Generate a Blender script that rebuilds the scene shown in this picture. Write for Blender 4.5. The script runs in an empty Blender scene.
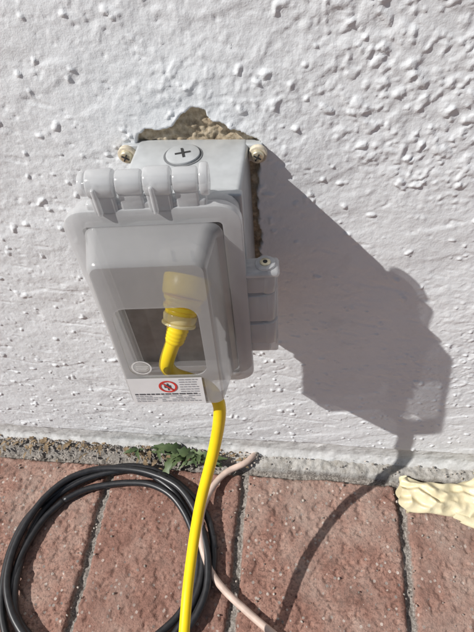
import bpy, bmesh, math, random
import numpy as np
from mathutils import Vector, Matrix, noise as mn
random.seed(4)
scene=bpy.context.scene
# ---------------------------------------------------------------- helpers
def link(o,parent=None):
    scene.collection.objects.link(o)
    if parent is not None: o.parent=parent
    return o
def empty(name,loc=(0,0,0),rot=(0,0,0)):
    o=bpy.data.objects.new(name,None); o.location=loc; o.rotation_euler=rot
    o.empty_display_size=.01
    return link(o)
def mesh_obj(name,verts,faces,mat=None,parent=None,smooth=True):
    me=bpy.data.meshes.new(name); me.from_pydata([tuple(v) for v in verts],[],faces); me.update()
    if smooth:
        for p in me.polygons: p.use_smooth=True
    if mat: me.materials.append(mat)
    return link(bpy.data.objects.new(name,me),parent)
def from_bm(name,bm,mat,parent,smooth=False):
    me=bpy.data.meshes.new(name); bm.normal_update(); bm.to_mesh(me); bm.free()
    if smooth:
        for p in me.polygons: p.use_smooth=True
    if mat: me.materials.append(mat)
    return link(bpy.data.objects.new(name,me),parent)
def smooth_angle(o,ang=35):
    me=o.data
    bm=bmesh.new(); bm.from_mesh(me)
    for f in bm.faces: f.smooth=True
    for e in bm.edges:
        if len(e.link_faces)==2 and e.calc_face_angle(0)>math.radians(ang): e.smooth=False
    bm.to_mesh(me); bm.free()
def box(name,lo,hi,mat,parent,bev=.001,seg=3):
    bm=bmesh.new(); bmesh.ops.create_cube(bm,size=1)
    for v in bm.verts:
        v.co=Vector([lo[i]+(v.co[i]+.5)*(hi[i]-lo[i]) for i in range(3)])
    if bev>0: bmesh.ops.bevel(bm,geom=list(bm.edges),offset=bev,segments=seg,affect='EDGES',profile=.5)
    o=from_bm(name,bm,mat,parent); smooth_angle(o,50); return o
def cyl(name,a,b,r,mat,parent,r2=None,seg=32,bev=.0006):
    a=Vector(a);b=Vector(b);d=b-a
    bm=bmesh.new()
    bmesh.ops.create_cone(bm,cap_ends=True,segments=seg,radius1=r,radius2=r if r2 is None else r2,depth=d.length)
    if bev>0:
        es=[e for e in bm.edges if any(len(f.verts)>4 for f in e.link_faces)]
        bmesh.ops.bevel(bm,geom=es,offset=bev,segments=2,affect='EDGES',profile=.5)
    M=Matrix.Translation((a+b)/2)@d.to_track_quat('Z','Y').to_matrix().to_4x4()
    bmesh.ops.transform(bm,matrix=M,verts=bm.verts)
    o=from_bm(name,bm,mat,parent); smooth_angle(o,40); return o
def tube(name,pts,r,mat,parent=None,seg=16,sub=12,radf=None,closed=False,caps=True):
    P=[Vector(p) for p in pts]; n=len(P); path=[]
    for i in range(n if closed else n-1):
        if closed: p0,p1,p2,p3=P[i-1],P[i],P[(i+1)%n],P[(i+2)%n]
        else:
            p1,p2=P[i],P[i+1]; p0=P[i-1] if i>0 else p1*2-p2; p3=P[i+2] if i+2<n else p2*2-p1
        for k in range(sub):
            t=k/sub
            path.append(.5*((2*p1)+(-p0+p2)*t+(2*p0-5*p1+4*p2-p3)*t*t+(-p0+3*p1-3*p2+p3)*t**3))
    if not closed: path.append(P[-1])
    m=len(path); verts=[];faces=[]
    up=Vector((0.1,.2,1)).normalized()
    for i,p in enumerate(path):
        a=path[i-1] if (i>0 or closed) else p; b=path[(i+1)%m] if (i<m-1 or closed) else p
        T=(b-a).normalized(); s=T.cross(up)
        if s.length<1e-3: s=T.cross(Vector((1,0,0)))
        s.normalize(); up2=s.cross(T).normalized(); up=up2 if not closed else up
        rr=r if radf is None else radf(i/(m-1))
        for k in range(seg):
            a_=2*math.pi*k/seg
            verts.append(p+(s*math.cos(a_)+up2*math.sin(a_))*rr)
    for i in range(m if closed else m-1):
        j=(i+1)%m
        for k in range(seg):
            k2=(k+1)%seg
            faces.append((i*seg+k,i*seg+k2,j*seg+k2,j*seg+k))
    if caps and not closed:
        faces.append(tuple(range(seg-1,-1,-1))); faces.append(tuple((m-1)*seg+k for k in range(seg)))
    return mesh_obj(name,verts,faces,mat,parent)
def apply_mods(o):
    dg=bpy.context.evaluated_depsgraph_get(); dg.update()
    me=bpy.data.meshes.new_from_object(o.evaluated_get(dg)); o.modifiers.clear(); o.data=me
# numpy value noise
def vnoise(x,y,seed=0):
    xi=np.floor(x).astype(np.int64); yi=np.floor(y).astype(np.int64); fx=x-xi; fy=y-yi
    fx=fx*fx*fx*(fx*(fx*6-15)+10); fy=fy*fy*fy*(fy*(fy*6-15)+10)
    def h(a,b):
        n=(a*374761393+b*668265263+seed*982451653)&0xffffffff
        n=((n^(n>>13))*1274126177)&0xffffffff
        n=((n^(n>>16))*2246822519)&0xffffffff
        n=n^(n>>15)
        return (n&0xffffff)/float(0xffffff)
    a=h(xi,yi);b=h(xi+1,yi);c=h(xi,yi+1);d=h(xi+1,yi+1)
    return (a*(1-fx)+b*fx)*(1-fy)+(c*(1-fx)+d*fx)*fy
def fbm(x,y,f,o=3,seed=0):
    s=0;A=.5;t=0
    for i in range(o):
        ca,sa=math.cos(.6+i),math.sin(.6+i)
        s=s+A*vnoise((x*ca-y*sa)*f+17*i,(x*sa+y*ca)*f+5*i,seed+i); t+=A; A*=.5; f*=2.03
    return s/t
def sst(a,b,x):
    t=np.clip((x-a)/(b-a),0,1); return t*t*(3-2*t)
def heightgrid(name,xs,ys,fn,mat,attrs,flip=False):
    X,Y=np.meshgrid(xs,ys); co,at=fn(X,Y)
    nx,ny=len(xs),len(ys)
    me=bpy.data.meshes.new(name)
    I=np.arange(nx*ny).reshape(ny,nx)
    q=np.stack([I[:-1,:-1],I[:-1,1:],I[1:,1:],I[1:,:-1]],-1).reshape(-1,4)
    if flip: q=q[:,::-1]
    me.vertices.add(nx*ny); me.vertices.foreach_set('co',co.reshape(-1).astype(np.float32))
    me.loops.add(q.size); me.loops.foreach_set('vertex_index',q.reshape(-1).astype(np.int32))
    me.polygons.add(len(q)); me.polygons.foreach_set('loop_start',np.arange(0,q.size,4,dtype=np.int32))
    me.polygons.foreach_set('use_smooth',np.ones(len(q),dtype=bool))
    me.update(calc_edges=True)
    for k in attrs:
        a=me.attributes.new(k,'FLOAT','POINT'); a.data.foreach_set('value',at[k].reshape(-1).astype(np.float32))
    me.materials.append(mat); me.validate()
    return link(bpy.data.objects.new(name,me))
# ---------------------------------------------------------------- materials
class NT:
    def __init__(s,name):
        s.m=bpy.data.materials.new(name); s.m.use_nodes=True; s.t=s.m.node_tree
        s.b=s.t.nodes['Principled BSDF']; s.out=s.t.nodes['Material Output']
        s.tc=s.t.nodes.new('ShaderNodeTexCoord')
    def n(s,k,**kw):
        nd=s.t.nodes.new(k)
        for a,v in kw.items(): setattr(nd,a,v)
        return nd
    def l(s,a,b): s.t.links.new(a,b)
    def noise(s,scale,detail=4,rough=.55,vec=None):
        nd=s.n('ShaderNodeTexNoise'); nd.inputs['Scale'].default_value=scale; nd.inputs['Detail'].default_value=detail
        nd.inputs['Roughness'].default_value=rough; s.l(vec or s.tc.outputs['Object'],nd.inputs['Vector']); return nd.outputs['Fac']
    def ramp(s,fac,stops):
        nd=s.n('ShaderNodeValToRGB'); e=nd.color_ramp.elements
        while len(e)<len(stops): e.new(.5)
        for i,(p,c) in enumerate(stops):
            e[i].position=p; e[i].color=(*c,1) if len(c)==3 else c
        s.l(fac,nd.inputs[0]); return nd.outputs[0]
    def mix(s,fac,a,b,mode='MIX'):
        nd=s.n('ShaderNodeMix',data_type='RGBA',blend_type=mode)
        for i,v in ((0,fac),(6,a),(7,b)):
            if hasattr(v,'links'): s.l(v,nd.inputs[i])
            elif isinstance(v,(int,float)): nd.inputs[i].default_value=v
            else: nd.inputs[i].default_value=(*v,1)
        return nd.outputs[2]
    def bump(s,h,strength,dist,prev=None):
        nd=s.n('ShaderNodeBump'); nd.inputs['Strength'].default_value=strength; nd.inputs['Distance'].default_value=dist
        s.l(h,nd.inputs['Height'])
        if prev: s.l(prev,nd.inputs['Normal'])
        s.l(nd.outputs[0],s.b.inputs['Normal']); return nd.outputs[0]
def simple(name,col,rough=.5,metal=0,spec=.5,var=.12,scale=120,bump=0):
    n=NT(name); n.b.inputs['Roughness'].default_value=rough; n.b.inputs['Metallic'].default_value=metal
    n.b.inputs['Specular IOR Level'].default_value=spec
    f=n.noise(scale,2)
    c=n.ramp(f,[(.3,tuple(x*(1-var) for x in col)),(.7,tuple(min(1,x*(1+var)) for x in col))])
    n.l(c,n.b.inputs['Base Color'])
    if bump: n.bump(n.noise(scale*6,1),.5,bump)
    return n.m
# wall paint
n=NT('painted_stucco'); n.b.inputs['Roughness'].default_value=.75; n.b.inputs['Specular IOR Level'].default_value=.25
base=n.ramp(n.noise(9,4,.6),[(.3,(.75,.77,.785)),(.7,(.82,.84,.855))])
base=n.mix(n.ramp(n.noise(45,3,.7),[(.55,(0,0,0)),(.75,(.35,.35,.35))]),base,(.62,.625,.625))
pat=n.n('ShaderNodeAttribute',attribute_name='patch').outputs['Fac']
pc=n.ramp(n.noise(190,4,.7),[(.3,(.19,.14,.095)),(.5,(.42,.34,.235)),(.72,(.60,.52,.40))])
foot=n.n('ShaderNodeAttribute',attribute_name='foot').outputs['Fac']
dirt=n.ramp(n.noise(70,3,.7),[(.3,(.46,.45,.43)),(.65,(.70,.70,.69))])
base=n.mix(foot,base,dirt)
n.l(n.mix(pat,base,pc),n.b.inputs['Base Color'])
n.bump(n.noise(520,3,.65),.5,.0006)
MW=n.m
# pavers
n=NT('red_paver'); n.b.inputs['Roughness'].default_value=.88; n.b.inputs['Specular IOR Level'].default_value=.15
c=n.ramp(n.noise(30,5,.75),[(.32,(.15,.08,.062)),(.46,(.28,.155,.12)),(.58,(.35,.21,.165)),(.72,(.44,.315,.26))])
c=n.mix(n.ramp(n.noise(330,2,.6),[(.50,(0,0,0)),(.62,(.75,.75,.75))]),c,(.13,.075,.06))
v=n.n('ShaderNodeTexVoronoi'); v.inputs['Scale'].default_value=230; n.l(n.tc.outputs['Object'],v.inputs['Vector'])
sep=n.n('ShaderNodeSeparateColor'); n.l(v.outputs['Color'],sep.inputs[0])
sp=n.n('ShaderNodeMath',operation='GREATER_THAN'); sp.inputs[1].default_value=.86; n.l(sep.outputs[0],sp.inputs[0])
near=n.n('ShaderNodeMath',operation='LESS_THAN'); near.inputs[1].default_value=.38; n.l(v.outputs['Distance'],near.inputs[0])
mu=n.n('ShaderNodeMath',operation='MULTIPLY'); n.l(sp.outputs[0],mu.inputs[0]); n.l(near.outputs[0],mu.inputs[1])
c=n.mix(mu.outputs[0],c,n.mix(sep.outputs[1],(.20,.18,.165),(.58,.49,.43)))
c=n.mix(n.ramp(n.noise(7,4,.7),[(.46,(0,0,0)),(.66,(.5,.5,.5))]),c,(.42,.36,.31))
tone=n.n('ShaderNodeAttribute',attribute_name='tone').outputs['Fac']
c=n.mix(tone,c,(.22,.12,.095))
jt=n.n('ShaderNodeAttribute',attribute_name='joint').outputs['Fac']
jc=n.ramp(n.noise(420,3,.7),[(.3,(.09,.078,.066)),(.55,(.27,.245,.22)),(.75,(.48,.45,.41))])
c=n.mix(jt,c,jc)
led=n.n('ShaderNodeAttribute',attribute_name='ledge').outputs['Fac']
lc=n.ramp(n.noise(90,4,.7),[(.3,(.26,.24,.21)),(.6,(.43,.415,.39))])
n.l(n.mix(led,c,lc),n.b.inputs['Base Color'])
n.bump(n.noise(520,3,.7),.8,.0015)
MP=n.m
MG=simple('packed_dirt',(.2,.17,.14),.9,var=.3,scale=60)
MBOX=simple('grey_enamel_box',(.47,.485,.49),.36,metal=.15,var=.10,scale=90)
MSCREW=simple('screw_brass_zinc',(.66,.60,.44),.35,metal=.7,var=.15,scale=300)
MWASH=simple('weathered_washer',(.60,.53,.41),.5,var=.2,scale=300)
MDARK=simple('dark_recess',(.03,.03,.03),.7)
MYEL=simple('yellow_vinyl',(.92,.66,.01),.33,var=.05,scale=60)
MBLK=simple('black_cable_jacket',(.018,.018,.02),.38,var=.3,scale=200)
MBEI=simple('beige_cable_jacket',(.56,.43,.36),.5,var=.15,scale=90)
MREC=simple('receptacle_plate',(.20,.19,.185),.3,var=.15)
MBACK=simple('cover_back_plate',(.23,.228,.225),.32,var=.15)
MWHITE=simple('sticker_paper',(.78,.78,.78),.45,var=.03)
MRED=simple('sticker_red',(.65,.04,.03),.5)
MINK=simple('sticker_ink',(.08,.08,.09),.6)
def plastic(name,col,rough,transl,transp,spec=.6,coat=0):
    n=NT(name); n.b.inputs['Roughness'].default_value=rough; n.b.inputs['Specular IOR Level'].default_value=spec
    n.b.inputs['Coat Weight'].default_value=coat; n.b.inputs['Coat Roughness'].default_value=.06
    f=n.noise(70,2); cc=n.ramp(f,[(.3,tuple(x*.94 for x in col)),(.7,col)]); n.l(cc,n.b.inputs['Base Color'])
    n.bump(n.noise(200,2),.15,.0005)
    tl=n.n('ShaderNodeBsdfTranslucent'); tl.inputs[0].default_value=(*[min(1,x*1.15) for x in col],1)
    tr=n.n('ShaderNodeBsdfTransparent'); tr.inputs[0].default_value=(.96,.965,.97,1)
    m1=n.n('ShaderNodeMixShader'); m1.inputs[0].default_value=transl
    n.l(n.b.outputs[0],m1.inputs[1]); n.l(tl.outputs[0],m1.inputs[2])
    lw=n.n('ShaderNodeLayerWeight'); lw.inputs[0].default_value=.3
    mp=n.n('ShaderNodeMapRange'); mp.inputs[3].default_value=transp; mp.inputs[4].default_value=transp*.40
    n.l(lw.outputs['Facing'],mp.inputs[0])
    mx=n.n('ShaderNodeMixShader'); n.l(mp.outputs[0],mx.inputs[0])
    n.l(m1.outputs[0],mx.inputs[1]); n.l(tr.outputs[0],mx.inputs[2]); n.l(mx.outputs[0],n.out.inputs[0])
    return n.m
MCOV=plastic('frosted_polycarbonate',(.58,.58,.585),.20,.30,.62,.9,.5)
MCLR=plastic('clear_polycarbonate',(.72,.725,.73),.12,.30,.42,.9,.3)
MPLUG=plastic('clear_plug_end',(.92,.84,.52),.12,.3,.35,.8)
n=NT('clear_window'); n.t.nodes.remove(n.b)
tr=n.n('ShaderNodeBsdfTransparent'); tr.inputs[0].default_value=(.97,.975,.98,1)
g_=n.n('ShaderNodeBsdfGlossy'); g_.inputs['Roughness'].default_value=.06
ms=n.n('ShaderNodeMixShader'); ms.inputs[0].default_value=.07
n.l(tr.outputs[0],ms.inputs[1]); n.l(g_.outputs[0],ms.inputs[2]); n.l(ms.outputs[0],n.out.inputs[0])
MPANE=n.m
MSEAL=simple('moulded_seal_white',(.70,.70,.68),.3,var=.1,scale=400)
# ---------------------------------------------------------------- wall
def dense(lo,a,b,hi,st,cst):
    return np.concatenate([np.arange(lo,a-1e-6,cst),np.arange(a,b,st),np.arange(b+cst,hi+1e-6,cst)])
poly=[(-.110,.44),(-.105,.457),(-.1035,.4630),(-.098,.4665),(-.088,.4660),(-.080,.4690),(-.073,.4755),(-.067,.4800),(-.061,.4775),(-.055,.471),(-.048,.4680),(-.043,.4660),(-.036,.463),(-.027,.457),(-.0285,.44),(-.0295,.40),(-.0280,.38),(-.031,.35),(-.04,.33),(-.1,.33)]
def sdpoly(X,Y,P):
    P=np.array(P); n_=len(P); d=np.full(X.shape,1e9); inside=np.zeros(X.shape,bool)
    for i in range(n_):
        a=P[i];b=P[(i+1)%n_]; e=b-a; wx=X-a[0]; wy=Y-a[1]
        t=np.clip((wx*e[0]+wy*e[1])/(e@e),0,1)
        d=np.minimum(d,(wx-e[0]*t)**2+(wy-e[1]*t)**2)
        c=((a[1]<=Y)&(b[1]>Y))|((b[1]<=Y)&(a[1]>Y))
        xi=a[0]+(Y-a[1])/(e[1] if abs(e[1])>1e-9 else 1e-9)*e[0]
        inside^=c&(X<xi)
    d=np.sqrt(d); return np.where(inside,-d,d)
def wallfn(X,Z):
    u=X+.004*(fbm(X,Z,60,2,40)-.5); w=Z+.004*(fbm(X,Z,60,2,50)-.5)
    m=fbm(X,Z,9,3,1)+.45*np.clip((X+.03)/.25,-.6,1)+.30*np.clip((Z-.38)/.2,-1,1)
    M=sst(.45,1.0,m)
    h=.0040*(fbm(X,Z,6,2,3)-.5)+.0013*(fbm(X*.8,Z*1.5,26,3,7)-.5)
    h+=M*.0006*sst(.48,.74,fbm(u,w,95,3,9))
    h+=M*.0008*sst(.56,.74,fbm(u,w,165,3,12))
    h+=(.22+.78*M)*.00055*sst(.62,.78,fbm(u,w,280,2,15))
    h+=.0010*sst(.79,.88,fbm(u,w,150,2,16))
    h-=.0004*sst(.76,.88,fbm(u*1.0,w*1.3,180,2,21))*(1-.4*M)
    h+=.00048*(fbm(X,Z,220,3,28)-.5)
    h+=.0006*sst(.50,.80,vnoise(u*16+w*9,w*60-u*20,33))*(.3+.5*(1-M))
    h-=.0004*sst(.84,.92,vnoise(u*44-w*8,w*170+u*34,35))*(1-M)
    d=sdpoly(X,Z,poly)+.005*(fbm(X,Z,150,3,60)-.5)
    pt=sst(.0004,-.0006,d)
    h=h*(1-pt)+pt*(-.0030+.0040*(fbm(X,Z,260,3,70)-.5)) + .0003*sst(.006,.0,d)*(1-pt)
    edge=.044+.0035*(fbm(X,Z*0,25,3,80)-.5)
    ft=sst(edge+.0006,edge-.0006,Z)
    h=h*(1-.5*ft)-.0028*ft+.0014*(fbm(X,Z,90,3,90)-.5)*ft
    h+=.006*sst(.020,.0,Z)
    co=np.stack([X,-h,Z],-1)
    return co,{'patch':pt,'foot':ft*.9}
xs=dense(-3.0,-.50,.34,3.0,.0010,.05); zs=dense(-.02,-.02,.585,2.8,.0010,.05)
wall=heightgrid('stucco_wall',xs,zs,wallfn,MW,['patch','foot'])
# ---------------------------------------------------------------- paving
Jx=[-.618,-.428,-.238,-.060,.133,.325,.515]
Y0,Y1,Y2=-.022,-.262,-.502
def pavefn(X,Y):
    u=X+.0020*(fbm(X,Y,40,3,5)-.5)*2; w=Y+.0020*(fbm(X,Y,40,3,6)-.5)*2
    u=u+.0026*(fbm(X,Y,220,2,8)-.5); w=w+.0026*(fbm(X,Y,220,2,9)-.5)
    sh=np.where(w<Y1,.095,0.)
    d=np.full(X.shape,1.); 
    for j in Jx: d=np.minimum(d,np.abs(u-(j+sh)))
    d=np.minimum(d,np.abs(w-Y1)); d=np.minimum(d,np.maximum(Y0-w,0)+0*d); d=np.minimum(d,np.abs(w-Y2))
    j=sst(.0056,.0038,d)
    hw=sst(.0110,.0030,d)
    h=-.0035*hw**2-.0042*j+.0030*(fbm(X,Y,160,3,44)-.5)*j*1.8
    h+=.0028*(fbm(X,Y,14,2,30)-.5)*(1-j)+.0013*(fbm(X,Y,240,3,31)-.5)*(1-j)
    h-=.0018*sst(.63,.72,fbm(X,Y,150,2,33))*(1-j)
    nw=(w>Y0-.001)
    sm=sst(-.14,-.04,X+.05*(fbm(X,Y,30,2,77)-.5))
    h=np.where(nw,h+.012*sst(Y0+.001,Y0+.006+.008*(1-sm),Y)+(.005-.0038*sm)*(fbm(X,Y,150,3,46)-.5),h)
    led=np.where(w>Y0+.0035,.25+.75*sm,0.)
    idx=np.searchsorted(np.array(Jx),(u-sh).ravel()).reshape(X.shape)
    tone=np.array([.1,.25,.05,.35,.10,.22,.3,.1])[idx]
    return np.stack([X,Y,h],-1),{'joint':j,'ledge':led,'tone':tone}
pav=heightgrid('brick_paving',np.arange(-.60,.50,.0014),np.arange(-.50,.0051,.0014),pavefn,MP,['joint','ledge','tone'])
bm=bmesh.new()
def pb(x0,x1,y0,y1):
    r=bmesh.ops.create_cube(bm,size=1); dz=random.uniform(-.001,.001)
    for v in r['verts']:
        v.co=Vector((x0+.003+(v.co.x+.5)*(x1-x0-.006),y0+.003+(v.co.y+.5)*(y1-y0-.006),-.03+(v.co.z+.5)*(.03+dz)))
for r_ in range(8):
    ya=-.022-.24*r_; off=.095*(r_%2)
    for c_ in range(-12,13):
        xa=-.06+.19*c_+off; xb=xa+.19
        if r_<2 and xb>-.60 and xa<.50: continue
        pb(xa,xb,ya-.24,ya)
bmesh.ops.bevel(bm,geom=list(bm.edges),offset=.003,segments=2,affect='EDGES')
pv=from_bm('outer_pavers',bm,MP,pav); smooth_angle(pv,50)
mesh_obj('ground',[(-60,-60,-.016),(60,-60,-.016),(60,.3,-.016),(-60,.3,-.016)],[(0,1,2,3)],MG)
# gravel / debris at the wall foot
bm=bmesh.new()
for i in range(800):
    x=random.uniform(-.42,-.04); y=-.002-abs(random.gauss(0,.012)); 
    if random.random()<.14: x=random.uniform(-.04,.3)
    if random.random()<.28: x=random.choice(Jx)+random.gauss(0,.008) if random.random()<.5 else random.uniform(-.42,.3);y=random.uniform(-.24,-.03)
    s=random.uniform(.0006,.0020)*(1.8 if random.random()<.06 and y>-.03 else 1)
    M=Matrix.Translation((x,y,.0012 if y<-.025 else .0055+.3*(y+.02)))@Matrix.Rotation(random.random()*6,4,Vector((random.random(),random.random(),1)).normalized())@Matrix.Diagonal((s,s*random.uniform(.6,1),s*.6,1))
    r=bmesh.ops.create_icosphere(bm,subdivisions=1,radius=1,matrix=M)
from_bm('gravel_debris',bm,simple('gravel_stone',(.34,.30,.26),.85,var=.6,scale=90),None)
# ---------------------------------------------------------------- junction box
jb=empty('electrical_outlet_box',(-.0695,0,.4575))
box('box_shell',(-.0355,-.050,-.118),(.0355,.004,0),MBOX,jb,.003,4)
box('box_front_rim',(-.0370,-.056,-.120),(.0370,-.0505,.0012),MBOX,jb,.0015,3)
cyl('knockout_plug',(-.003,-.016,-.0005),(-.003,-.016,.0018),.0105,MBOX,jb,bev=.0008)
cyl('knockout_recess_ring',(-.003,-.016,-.0006),(-.003,-.016,.0004),.0120,simple('ring_dark',(.16,.165,.17),.5),jb,bev=0)
for a in (0,math.pi/2):
    o=box('plug_slot',(-.0048,-.0007,0),(.0048,.0007,.0005),MDARK,jb,0)
    o.location=(-.003,-.016,.00165+.0001*a); o.rotation_euler=(0,0,a+.3)
for i,sx in enumerate((-.0425,.0415)):
    sz=-.006
    box('mount_ear_%d'%i,(min(sx,sx*.8)-.003,-.0035,sz-.0065),(max(sx,sx*.8)+.003,.003,sz+.0055),MBOX,jb,.0012)
    cyl('washer_%d'%i,(sx,-.003,sz),(sx,-.0068,sz),.0058,MWASH,jb)
    cyl('screw_head_%d'%i,(sx,-.0062,sz),(sx,-.0092,sz),.0045,MSCREW,jb,r2=.0034,bev=.0005)
    for a in (.5,.5+math.pi/2):
        o=box('phillips_%d'%i,(-.0026,-.0005,-.00045),(.0026,.0002,.00045),MDARK,jb,0)
        o.location=(sx,-.0091-.00005*a,sz); o.rotation_euler=(0,a,0)
box('receptacle_face',(-.030,-.0640,-.108),(.030,-.0615,-.012),MREC,jb,.0006)
MIV=simple('socket_grey',(.30,.295,.28),.4)
for zc in (-.040,-.080):
    cyl('socket_face',(0,-.0635,zc),(0,-.0655,zc),.0155,MIV,jb)
    for dx in (-.006,.006): box('slot',(dx-.001,-.0659,zc-.001),(dx+.001,-.0650,zc+.008),MDARK,jb,0)
# ---------------------------------------------------------------- in-use cover
cv=empty('weatherproof_outlet_cover',(-.0350,-.0575,.2975),(0,0,math.radians(5)))
def rrect(x0,x1,z0,z1,r,y,seg=7,y2=None):
    pts=[]
    for cx,cz,a0 in ((x1-r,z1-r,0),(x0+r,z1-r,90),(x0+r,z0+r,180),(x1-r,z0+r,270)):
        for k in range(seg+1):
            a=math.radians(a0+90*k/seg); xx=cx+r*math.cos(a); zz=cz+r*math.sin(a)
            yy=y if y2 is None else y+(y2-y)*(z1-zz)/(z1-z0)
            pts.append((xx,yy,zz))
    return pts
def loft(name,loops,mat,parent,cap0=False,cap1=True):
    n_=len(loops[0]); V=[p for l in loops for p in l]; F=[]
    for i in range(len(loops)-1):
        for k in range(n_):
            k2=(k+1)%n_; F.append((i*n_+k,i*n_+k2,(i+1)*n_+k2,(i+1)*n_+k))
    if cap0: F.append(tuple(range(n_-1,-1,-1)))
    if cap1: F.append(tuple((len(loops)-1)*n_+k for k in range(n_)))
    o=mesh_obj(name,V,F,mat,parent,False)
    bm=bmesh.new(); bm.from_mesh(o.data); bmesh.ops.recalc_face_normals(bm,faces=bm.faces); bm.to_mesh(o.data); bm.free()
    return o
def frame(name,x0,x1,z0,z1,r,y0,y1,inset,mat,parent,e=.0012):
    L=[rrect(x0+inset,x1-inset,z0+inset,z1-inset,max(r-inset,.003),y0),
       rrect(x0,x1,z0,z1,r,y0),rrect(x0,x1,z0,z1,r,y1+e),rrect(x0+e*.3,x1-e*.3,z0+e*.3,z1-e*.3,r-e*.3,y1+e*.3),rrect(x0+e,x1-e,z0+e,z1-e,r-e,y1),
       rrect(x0+inset,x1-inset,z0+inset,z1-inset,max(r-inset,.003),y1)]
    L.append(L[0])
    o=loft(name,L,mat,parent,False,False); smooth_angle(o,35); return o
bpz=loft('back_plate',[rrect(-.0905,-.002,.003,.161,.009,.0005),rrect(-.0905,-.002,.003,.161,.009,-.0022)],MBACK,cv,True,True)
frame('base_flange',-.0935,.001,.0,.164,.011,0,-.0075,.010,MCLR,cv)
frame('door_flange',-.0960,.0025,-.001,.166,.013,-.0085,-.0140,.0105,MCLR,cv)
L=[rrect(-.0862,-.0085,.0110,.1555,.0085,-.0134),
   rrect(-.0850,-.0120,.0125,.1545,.0085,-.017),
   rrect(-.0822,-.0165,.0230,.1490,.007,-.0340,y2=-.0455),
   rrect(-.0815,-.0172,.0238,.1480,.0065,-.0360,y2=-.0475),
   rrect(-.0802,-.0185,.0252,.1465,.0055,-.0372,y2=-.0487)]
bub=loft('door_bubble',L,MCOV,cv,False,True)
so=bub.modifiers.new('s','SOLIDIFY'); so.thickness=.0011; so.offset=-1
xw0,xw1,zw0,zw1=-.0760,-.0255,.0555,.1165
cut=loft('cutter',[rrect(xw0,xw1,zw0,zw1,.009,-.03),rrect(xw0,xw1,zw0,zw1,.009,-.08)],None,None,True,True)
cut.parent=cv
c2=cyl('cutter2',(-.0225,-.030,-.01),(-.0225,-.030,.038),.0075,None,cv)
bpy.context.view_layer.update()
for c_ in (cut,c2):
    b=bub.modifiers.new('b','BOOLEAN'); b.object=c_; b.operation='DIFFERENCE'; b.solver='EXACT'
apply_mods(bub)
for c_ in (cut,c2): bpy.data.objects.remove(c_)
if not bub.data.materials: bub.data.materials.append(MCOV)
smooth_angle(bub,28)
def yf(z):
    return -.0372-.0115*(.1465-z)/(.1465-.0252)
def fquad(name,x0,x1,z0,z1,off,mat,parent=cv):
    return mesh_obj(name,[(x0,yf(z0)-off,z0),(x1,yf(z0)-off,z0),(x1,yf(z1)-off,z1),(x0,yf(z1)-off,z1)],[(0,1,2,3)],mat,parent,False)
fquad('window_pane',xw0-.0003,xw1+.0003,zw0-.0003,zw1+.0003,-.0006,MPANE)
fquad('warning_sticker',-.0798,-.0300,.0262,.0545,.0007,MWHITE)
def disc(name,cx,cz,r0,r1,off,mat,seg=28):
    V=[];F=[]
    for k in range(seg):
        a=2*math.pi*k/seg
        for r in (r0,r1):
            z=cz+r*math.sin(a); V.append((cx+r*math.cos(a),yf(z)-off,z))
    for k in range(seg):
        k2=(k+1)%seg; F.append((2*k,2*k+1,2*k2+1,2*k2))
    return mesh_obj(name,V,F,mat,cv,False)
sx_=-.0535; S=.0047
disc('prohibition_ring',sx_,.0410+S,.0048,.0062,.0010,MRED)
V=[(sx_-.0036,.0443+S),(sx_-.0029,.0452+S),(sx_+.0036,.0377+S),(sx_+.0029,.0368+S)]
mesh_obj('prohibition_bar',[(x,yf(z)-.0012,z) for x,z in V],[(3,2,1,0)],MRED,cv,False)
fquad('pictogram_plug',sx_-.0025,sx_+.002,.0395+S,.0425+S,.0009,MINK); fquad('pictogram_cord',sx_-.0005,sx_+.0005,.0370+S,.0445+S,.00095,MINK)
MINK2=simple('sticker_fine_print',(.28,.28,.30),.6)
zz=.0322+S; k=0
while zz>.0235+S:
    x=-.0775
    while x<-.034:
        wd=random.uniform(.0015,.0045)
        if random.random()<.9: fquad('ink_%d'%k,x,min(x+wd,-.033),zz,zz+(.0008 if k>10 else .0014),.0009,MINK2 if k>10 else MINK)
        x+=wd+.0008; k+=1
    zz-=.0019
for zz in (.0475,.0450,.0425,.0400,.0375,.0350):
    x=-.0455
    while x<-.034:
        wd=random.uniform(.0012,.004); fquad('ink_%d'%k,x,min(x+wd,-.033),zz+S,zz+S+.0008,.0009,MINK2); x+=wd+.0007; k+=1
disc('moulded_seal_ring',-.0675,.0650,.0055,.0066,.0004,MSEAL); disc('moulded_seal_face',-.0675,.0650,.0001,.0050,.0002,MCLR)
for i in range(3): fquad('seal_mark_%d'%i,-.0710,-.0645+.001*i,.0630+.0016*i,.0636+.0016*i,.0005,MSEAL)
# top hinge
hz=.1790; hy=-.0080
segs=[(-.0760,-.0620),(-.0608,-.0475),(-.0462,-.0325),(-.0313,-.0185)]
for i,(a,b) in enumerate(segs):
    cyl('top_hinge_knuckle_%d'%i,(a,hy,hz),(b,hy,hz),.0076 if i%2==0 else .0066,MCLR,cv,bev=.0014)
    box('top_hinge_tab_%d'%i,(a+.0003,hy-(.0052 if i%2 else .0060),.1625),(b-.0003,hy-.0005,hz),MCLR,cv,.0014)
    if i%2==0: box('top_hinge_rib_%d'%i,(a+.003,hy-.0088,.1640),(a+.0055,hy-.002,hz+.002),MCLR,cv,.001)
box('top_hinge_web',(-.0800,hy-.0048,.1600),(-.0150,hy+.001,.1700),MCLR,cv,.0018)
cyl('top_hinge_pin',(-.0790,hy,hz),(-.0150,hy,hz),.0026,MCLR,cv)
cyl('top_hinge_end_left',(-.0800,hy,hz),(-.0770,hy,hz),.0062,MCLR,cv)
cyl('top_hinge_end_right',(-.0175,hy,hz),(-.0130,hy,hz),.0084,MCLR,cv,bev=.0012)
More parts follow.
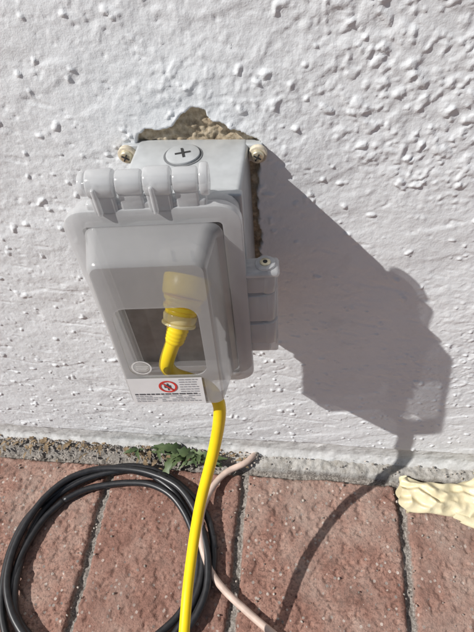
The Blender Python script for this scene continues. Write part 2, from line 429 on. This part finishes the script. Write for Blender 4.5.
# side hinge lugs
sx=.0150; sy=-.006; dz=-.0095
for i,(a,b) in enumerate([(.104,.120),(.076,.1025),(.052,.0745)]):
    cyl('side_hinge_knuckle_%d'%i,(sx,sy,a+dz),(sx,sy,b+dz),.0062 if i!=1 else .0056,MCLR,cv,bev=.001)
    box('side_hinge_tab_%d'%i,(-.002,sy-.0058,a+.0006+dz),(sx,sy+.001,b-.0006+dz),MCLR,cv,.001)
box('side_lug',(.000,sy-.0078,.1195+dz),(.0225,sy+.007,.1245+dz),MCLR,cv,.0024,4)
cyl('side_lug_ring',(sx-.001,sy,.1243+dz),(sx-.001,sy,.1262+dz),.0062,MCLR,cv,bev=.0006)
cyl('side_hinge_screw',(sx-.001,sy,.1255+dz),(sx-.001,sy,.1268+dz),.0034,MSCREW,cv)
cyl('side_screw_slot',(sx-.001,sy,.1266+dz),(sx-.001,sy,.1270+dz),.0014,MDARK,cv,bev=0)
box('side_hinge_foot',(.001,sy-.004,.040+dz),(.016,sy+.006,.0515+dz),MCLR,cv,.002)
box('side_latch_plate',(-.002,sy+.0005,.034+dz),(.0215,sy+.0045,.1198+dz),MCLR,cv,.0018)
# ---------------------------------------------------------------- yellow extension cord
yc=empty('yellow_extension_cord')
A=Vector((-.0690,-.0650,.4030)); B=Vector((-.0712,-.0760,.3950)); 
cyl('plug_body',A,B,.0155,MYEL,yc,r2=.0140,bev=.002)
D=Vector((-.20,-.62,-.76)).normalized()
p=B-D*.001
for i,(ln,r_) in enumerate(((.0030,.0128),(.0030,.0112),(.0030,.0122),(.0030,.0104))):
    q=p+D*ln; cyl('plug_yellow_rib_%d'%i,p,q,r_,MYEL,yc,r2=r_*.97,bev=.0009); p=q-D*.0002
q=p+D*.006; cyl('plug_clear_collar',p,q,.0112,MPLUG,yc,r2=.0102,bev=.0015); cyl('plug_clear_lip',q,q+D*.0018,.0110,MPLUG,yc,bev=.0006)
e0=p
tube('strain_relief',[e0,e0+D*.010,e0+D*.020+Vector((-.001,.002,-.001))],.0075,MYEL,yc,seg=20,radf=lambda t:.0080-.0020*t+.0003*math.sin(t*50))
tube('cord',[e0+D*-.002,e0+D*.010,(-.0855,-.0955,.354),(-.0870,-.0950,.343),(-.0840,-.0925,.331),(-.0755,-.0895,.321),(-.0655,-.0885,.312),(-.0590,-.0900,.300),(-.0575,-.093,.280),(-.066,-.101,.232),(-.083,-.128,.165),(-.091,-.171,.122),(-.092,-.218,.098),(-.09,-.30,.06),(-.07,-.42,.015),(.0,-.60,.006),(.15,-.75,.006)],.0050,MYEL,yc,seg=20)
# ---------------------------------------------------------------- black cable coil
cb=empty('black_cable_coil')
def coil(name,cx,cy,r,z,ph,rz,mat=MBLK,rad=.0042,a0=0,a1=1):
    P=[]
    N=22
    for k in range(N+1):
        a=ph+2*math.pi*(a0+(a1-a0)*k/N)
        rr=r+.0035*math.sin(2*a+ph*3)+.002*math.sin(5*a+ph)
        P.append((cx+rr*math.cos(a)*1.03-.011,cy-.004+rr*math.sin(a),z+rz*(.5+.5*math.sin(3*a+ph*2))))
    return tube(name,P,rad,mat,cb,seg=12,sub=6)
coil('loop_outer',-.198,-.142,.117,.0055,.2,.003,a1=1.02)
coil('loop_middle',-.197,-.143,.108,.0050,1.3,.004)
coil('loop_inner',-.199,-.144,.100,.0055,2.4,.003)
coil('loop_upper',-.196,-.141,.112,.0125,3.0,.004,a0=-.3,a1=.72)
# ---------------------------------------------------------------- beige cable
be=empty('beige_cable')
tube('cable',[(-.045,.004,-.004),(-.050,-.004,.008),(-.061,-.017,.012),(-.084,-.030,.009),(-.099,-.052,.010),(-.106,-.085,.017),(-.102,-.117,.016),(-.088,-.145,.010),(-.070,-.163,.007),(-.045,-.180,.006),(-.0175,-.197,.006),(.03,-.225,.006),(.12,-.30,.006)],.0040,MBEI,be,seg=14)
# ---------------------------------------------------------------- weeds
n=NT('weed_leaf'); n.b.inputs['Roughness'].default_value=.55
n.l(n.ramp(n.noise(60,2),[(.3,(.035,.065,.022)),(.7,(.11,.15,.06))]),n.b.inputs['Base Color'])
MLEAF=n.m
MDRY=simple('dry_leaf',(.20,.14,.08),.8,var=.4,scale=80)
def leaf(bm,base,dir_,L,W,bend,mi):
    d=Vector(dir_).normalized(); s=d.cross(Vector((0,0,1))); s.normalize(); nn=s.cross(d).normalized()
    N=9; prev=None
    for k in range(N+1):
        t=k/N; w=W*math.sin(math.pi*min(1,t*.93+.04))**.75*(1+.6*((k%2)-.5)) 
        if t<.25: w*=.25
        c=Vector(base)+d*L*t+nn*(-bend*L*t*t+.15*L*math.sin(t*3))
        row=[bm.verts.new(c-s*w+nn*w*.35),bm.verts.new(c),bm.verts.new(c+s*w+nn*w*.35)]
        if prev:
            for i in range(2):
                f=bm.faces.new((prev[i],prev[i+1],row[i+1],row[i])); f.smooth=True; f.material_index=mi
        prev=row
wd_=empty('weed_plant')
bm=bmesh.new()
for cx,cy,n_,sc in ((-.150,-.008,9,.95),(-.172,-.006,6,.8),(-.124,-.012,10,1.0),(-.205,-.006,4,.5),(-.104,-.018,5,.8),(-.137,-.014,6,.7)):
    for i in range(n_):
        a=random.uniform(math.pi*.85,math.pi*2.15); el=random.uniform(.2,1.8)
        L_=random.uniform(.014,.034)*sc
        leaf(bm,(cx+random.uniform(-.007,.007),cy+random.uniform(-.005,.003),.008),(math.cos(a),math.sin(a)*.5,el),L_,L_*random.uniform(.12,.22),random.uniform(.2,.9),0)
me=bpy.data.meshes.new('leaves'); bm.to_mesh(me); bm.free(); me.materials.append(MLEAF); link(bpy.data.objects.new('leaves',me),wd_)
bm=bmesh.new()
for i in range(150):
    x=random.uniform(-.42,-.05); a=random.uniform(0,6.28); L_=random.uniform(.004,.014)
    leaf(bm,(x,-.003-abs(random.gauss(0,.009)),.009),(math.cos(a),math.sin(a),random.uniform(-.1,.3)),L_,L_*random.uniform(.08,.3),.3,0)
me=bpy.data.meshes.new('dry_leaf_litter'); bm.to_mesh(me); bm.free(); me.materials.append(MDRY); link(bpy.data.objects.new('dry_leaf_litter',me))
# ---------------------------------------------------------------- glove
gl=empty('latex_glove',(.134,-.037,.0))
n=NT('cream_latex'); n.b.inputs['Roughness'].default_value=.42
n.l(n.ramp(n.noise(40,3),[(.3,(.58,.49,.30)),(.7,(.70,.63,.43))]),n.b.inputs['Base Color']); n.bump(n.noise(160,3,.6),.6,.0012)
MGL=n.m
def ftube(name,axis,wf,hf,mat,N=90,K=56,amp=.0025,seed=0,closeend=True):
    V=[];F=[]
    for i in range(N+1):
        t=i/N; c=axis(t); w=wf(t); h=hf(t)
        for k in range(K):
            a=2*math.pi*k/K
            x=c[0]; y=c[1]+w*math.cos(a); z=c[2]+h+h*math.sin(a)
            wx=x+.01*mn.noise(Vector((x*20,y*20,seed)))
            r1=math.sin((y-c[1])*420+wx*110+3.5*mn.noise(Vector((x*35,y*35,seed+4))))
            r2=1-2.2*abs(mn.noise(Vector((x*55+y*35,y*55-x*30,3+seed*.7))))
            q=(r1*.35+r2*.6)*amp*max(0,math.sin(a)+.25)
            y+=.5*amp*mn.noise(Vector((x*60,seed,a))); z=max(.0012,z+q)
            if t<.08: x+=(.0050*math.sin(a*2+1)+.0025*math.sin(a*5+seed))*(1-t/.08)
            V.append((x,y,z))
    for i in range(N):
        for k in range(K):
            k2=(k+1)%K; F.append((i*K+k,i*K+k2,(i+1)*K+k2,(i+1)*K+k))
    if closeend: F.append(tuple(N*K+k for k in range(K)))
    return mesh_obj(name,V,F,mat,gl)
ftube('cuff_and_palm',lambda t:(.10*t,-.002-.004*math.sin(t*3),.001),lambda t:.021-.007*math.sin(t*math.pi)+.009*t+.002*(1-t)**6,lambda t:.0050+.0035*math.sin(t*4.5)**2,MGL,N=130,K=80,amp=.0052)
for i,(dy,L_,dz_,bend) in enumerate(((.024,.055,.002,.012),(.010,.075,.004,.004),(-.003,.080,.002,-.004),(-.016,.072,.003,-.010),(-.022,.050,.002,-.020))):
    x0=.09 if i<4 else .060
    ftube('finger_%d'%i if i<4 else 'thumb',lambda t:(x0+L_*t,dy+bend*t,dz_),lambda t:.0085*(1-.3*t)*math.sqrt(max(.02,1-t**8)),lambda t:.0045*(1-.3*t)*math.sqrt(max(.02,1-t**8)),MGL,N=30,K=24,amp=.0015,seed=i*3)
# ---------------------------------------------------------------- light / sky / camera
KX,KZ=2.0,2.15
s=Vector((-KX,-1,KZ)).normalized()
sd=bpy.data.lights.new('sun','SUN'); sd.energy=5; sd.angle=math.radians(.5); sd.color=(1,.975,.94)
so=bpy.data.objects.new('sun',sd); so.rotation_euler=s.to_track_quat('Z','Y').to_euler(); so.location=(-2,-2,3); link(so)
w=bpy.data.worlds.new('World'); scene.world=w; w.use_nodes=True
sk=w.node_tree.nodes.new('ShaderNodeTexSky'); sk.sky_type='NISHITA'; sk.sun_disc=False
sk.sun_elevation=math.asin(s.z); sk.sun_rotation=math.atan2(s.x,s.y)
bg=w.node_tree.nodes['Background']; bg.inputs[1].default_value=.05; w.node_tree.links.new(sk.outputs[0],bg.inputs[0])
R=Matrix(((.9921,.0351,-.1203),(.1039,-.7667,.6336),(-.07,-.6411,-.7643)))
rt=(R@Vector((1,0,0))).normalized(); bk=(R@Vector((0,0,-1))).normalized(); up=bk.cross(rt)
cd=bpy.data.cameras.new('camera'); cd.sensor_fit='VERTICAL'; cd.sensor_height=24; cd.sensor_width=18; cd.lens=24*500/632; cd.clip_start=.01; cd.clip_end=500
co=bpy.data.objects.new('camera',cd); link(co)
M=Matrix((rt,up,bk)).transposed().to_4x4(); M.translation=Vector((0,-.28,.625)); co.matrix_world=M
scene.camera=co
scene.view_settings.view_transform='Standard'; scene.view_settings.look='None'; scene.view_settings.exposure=0
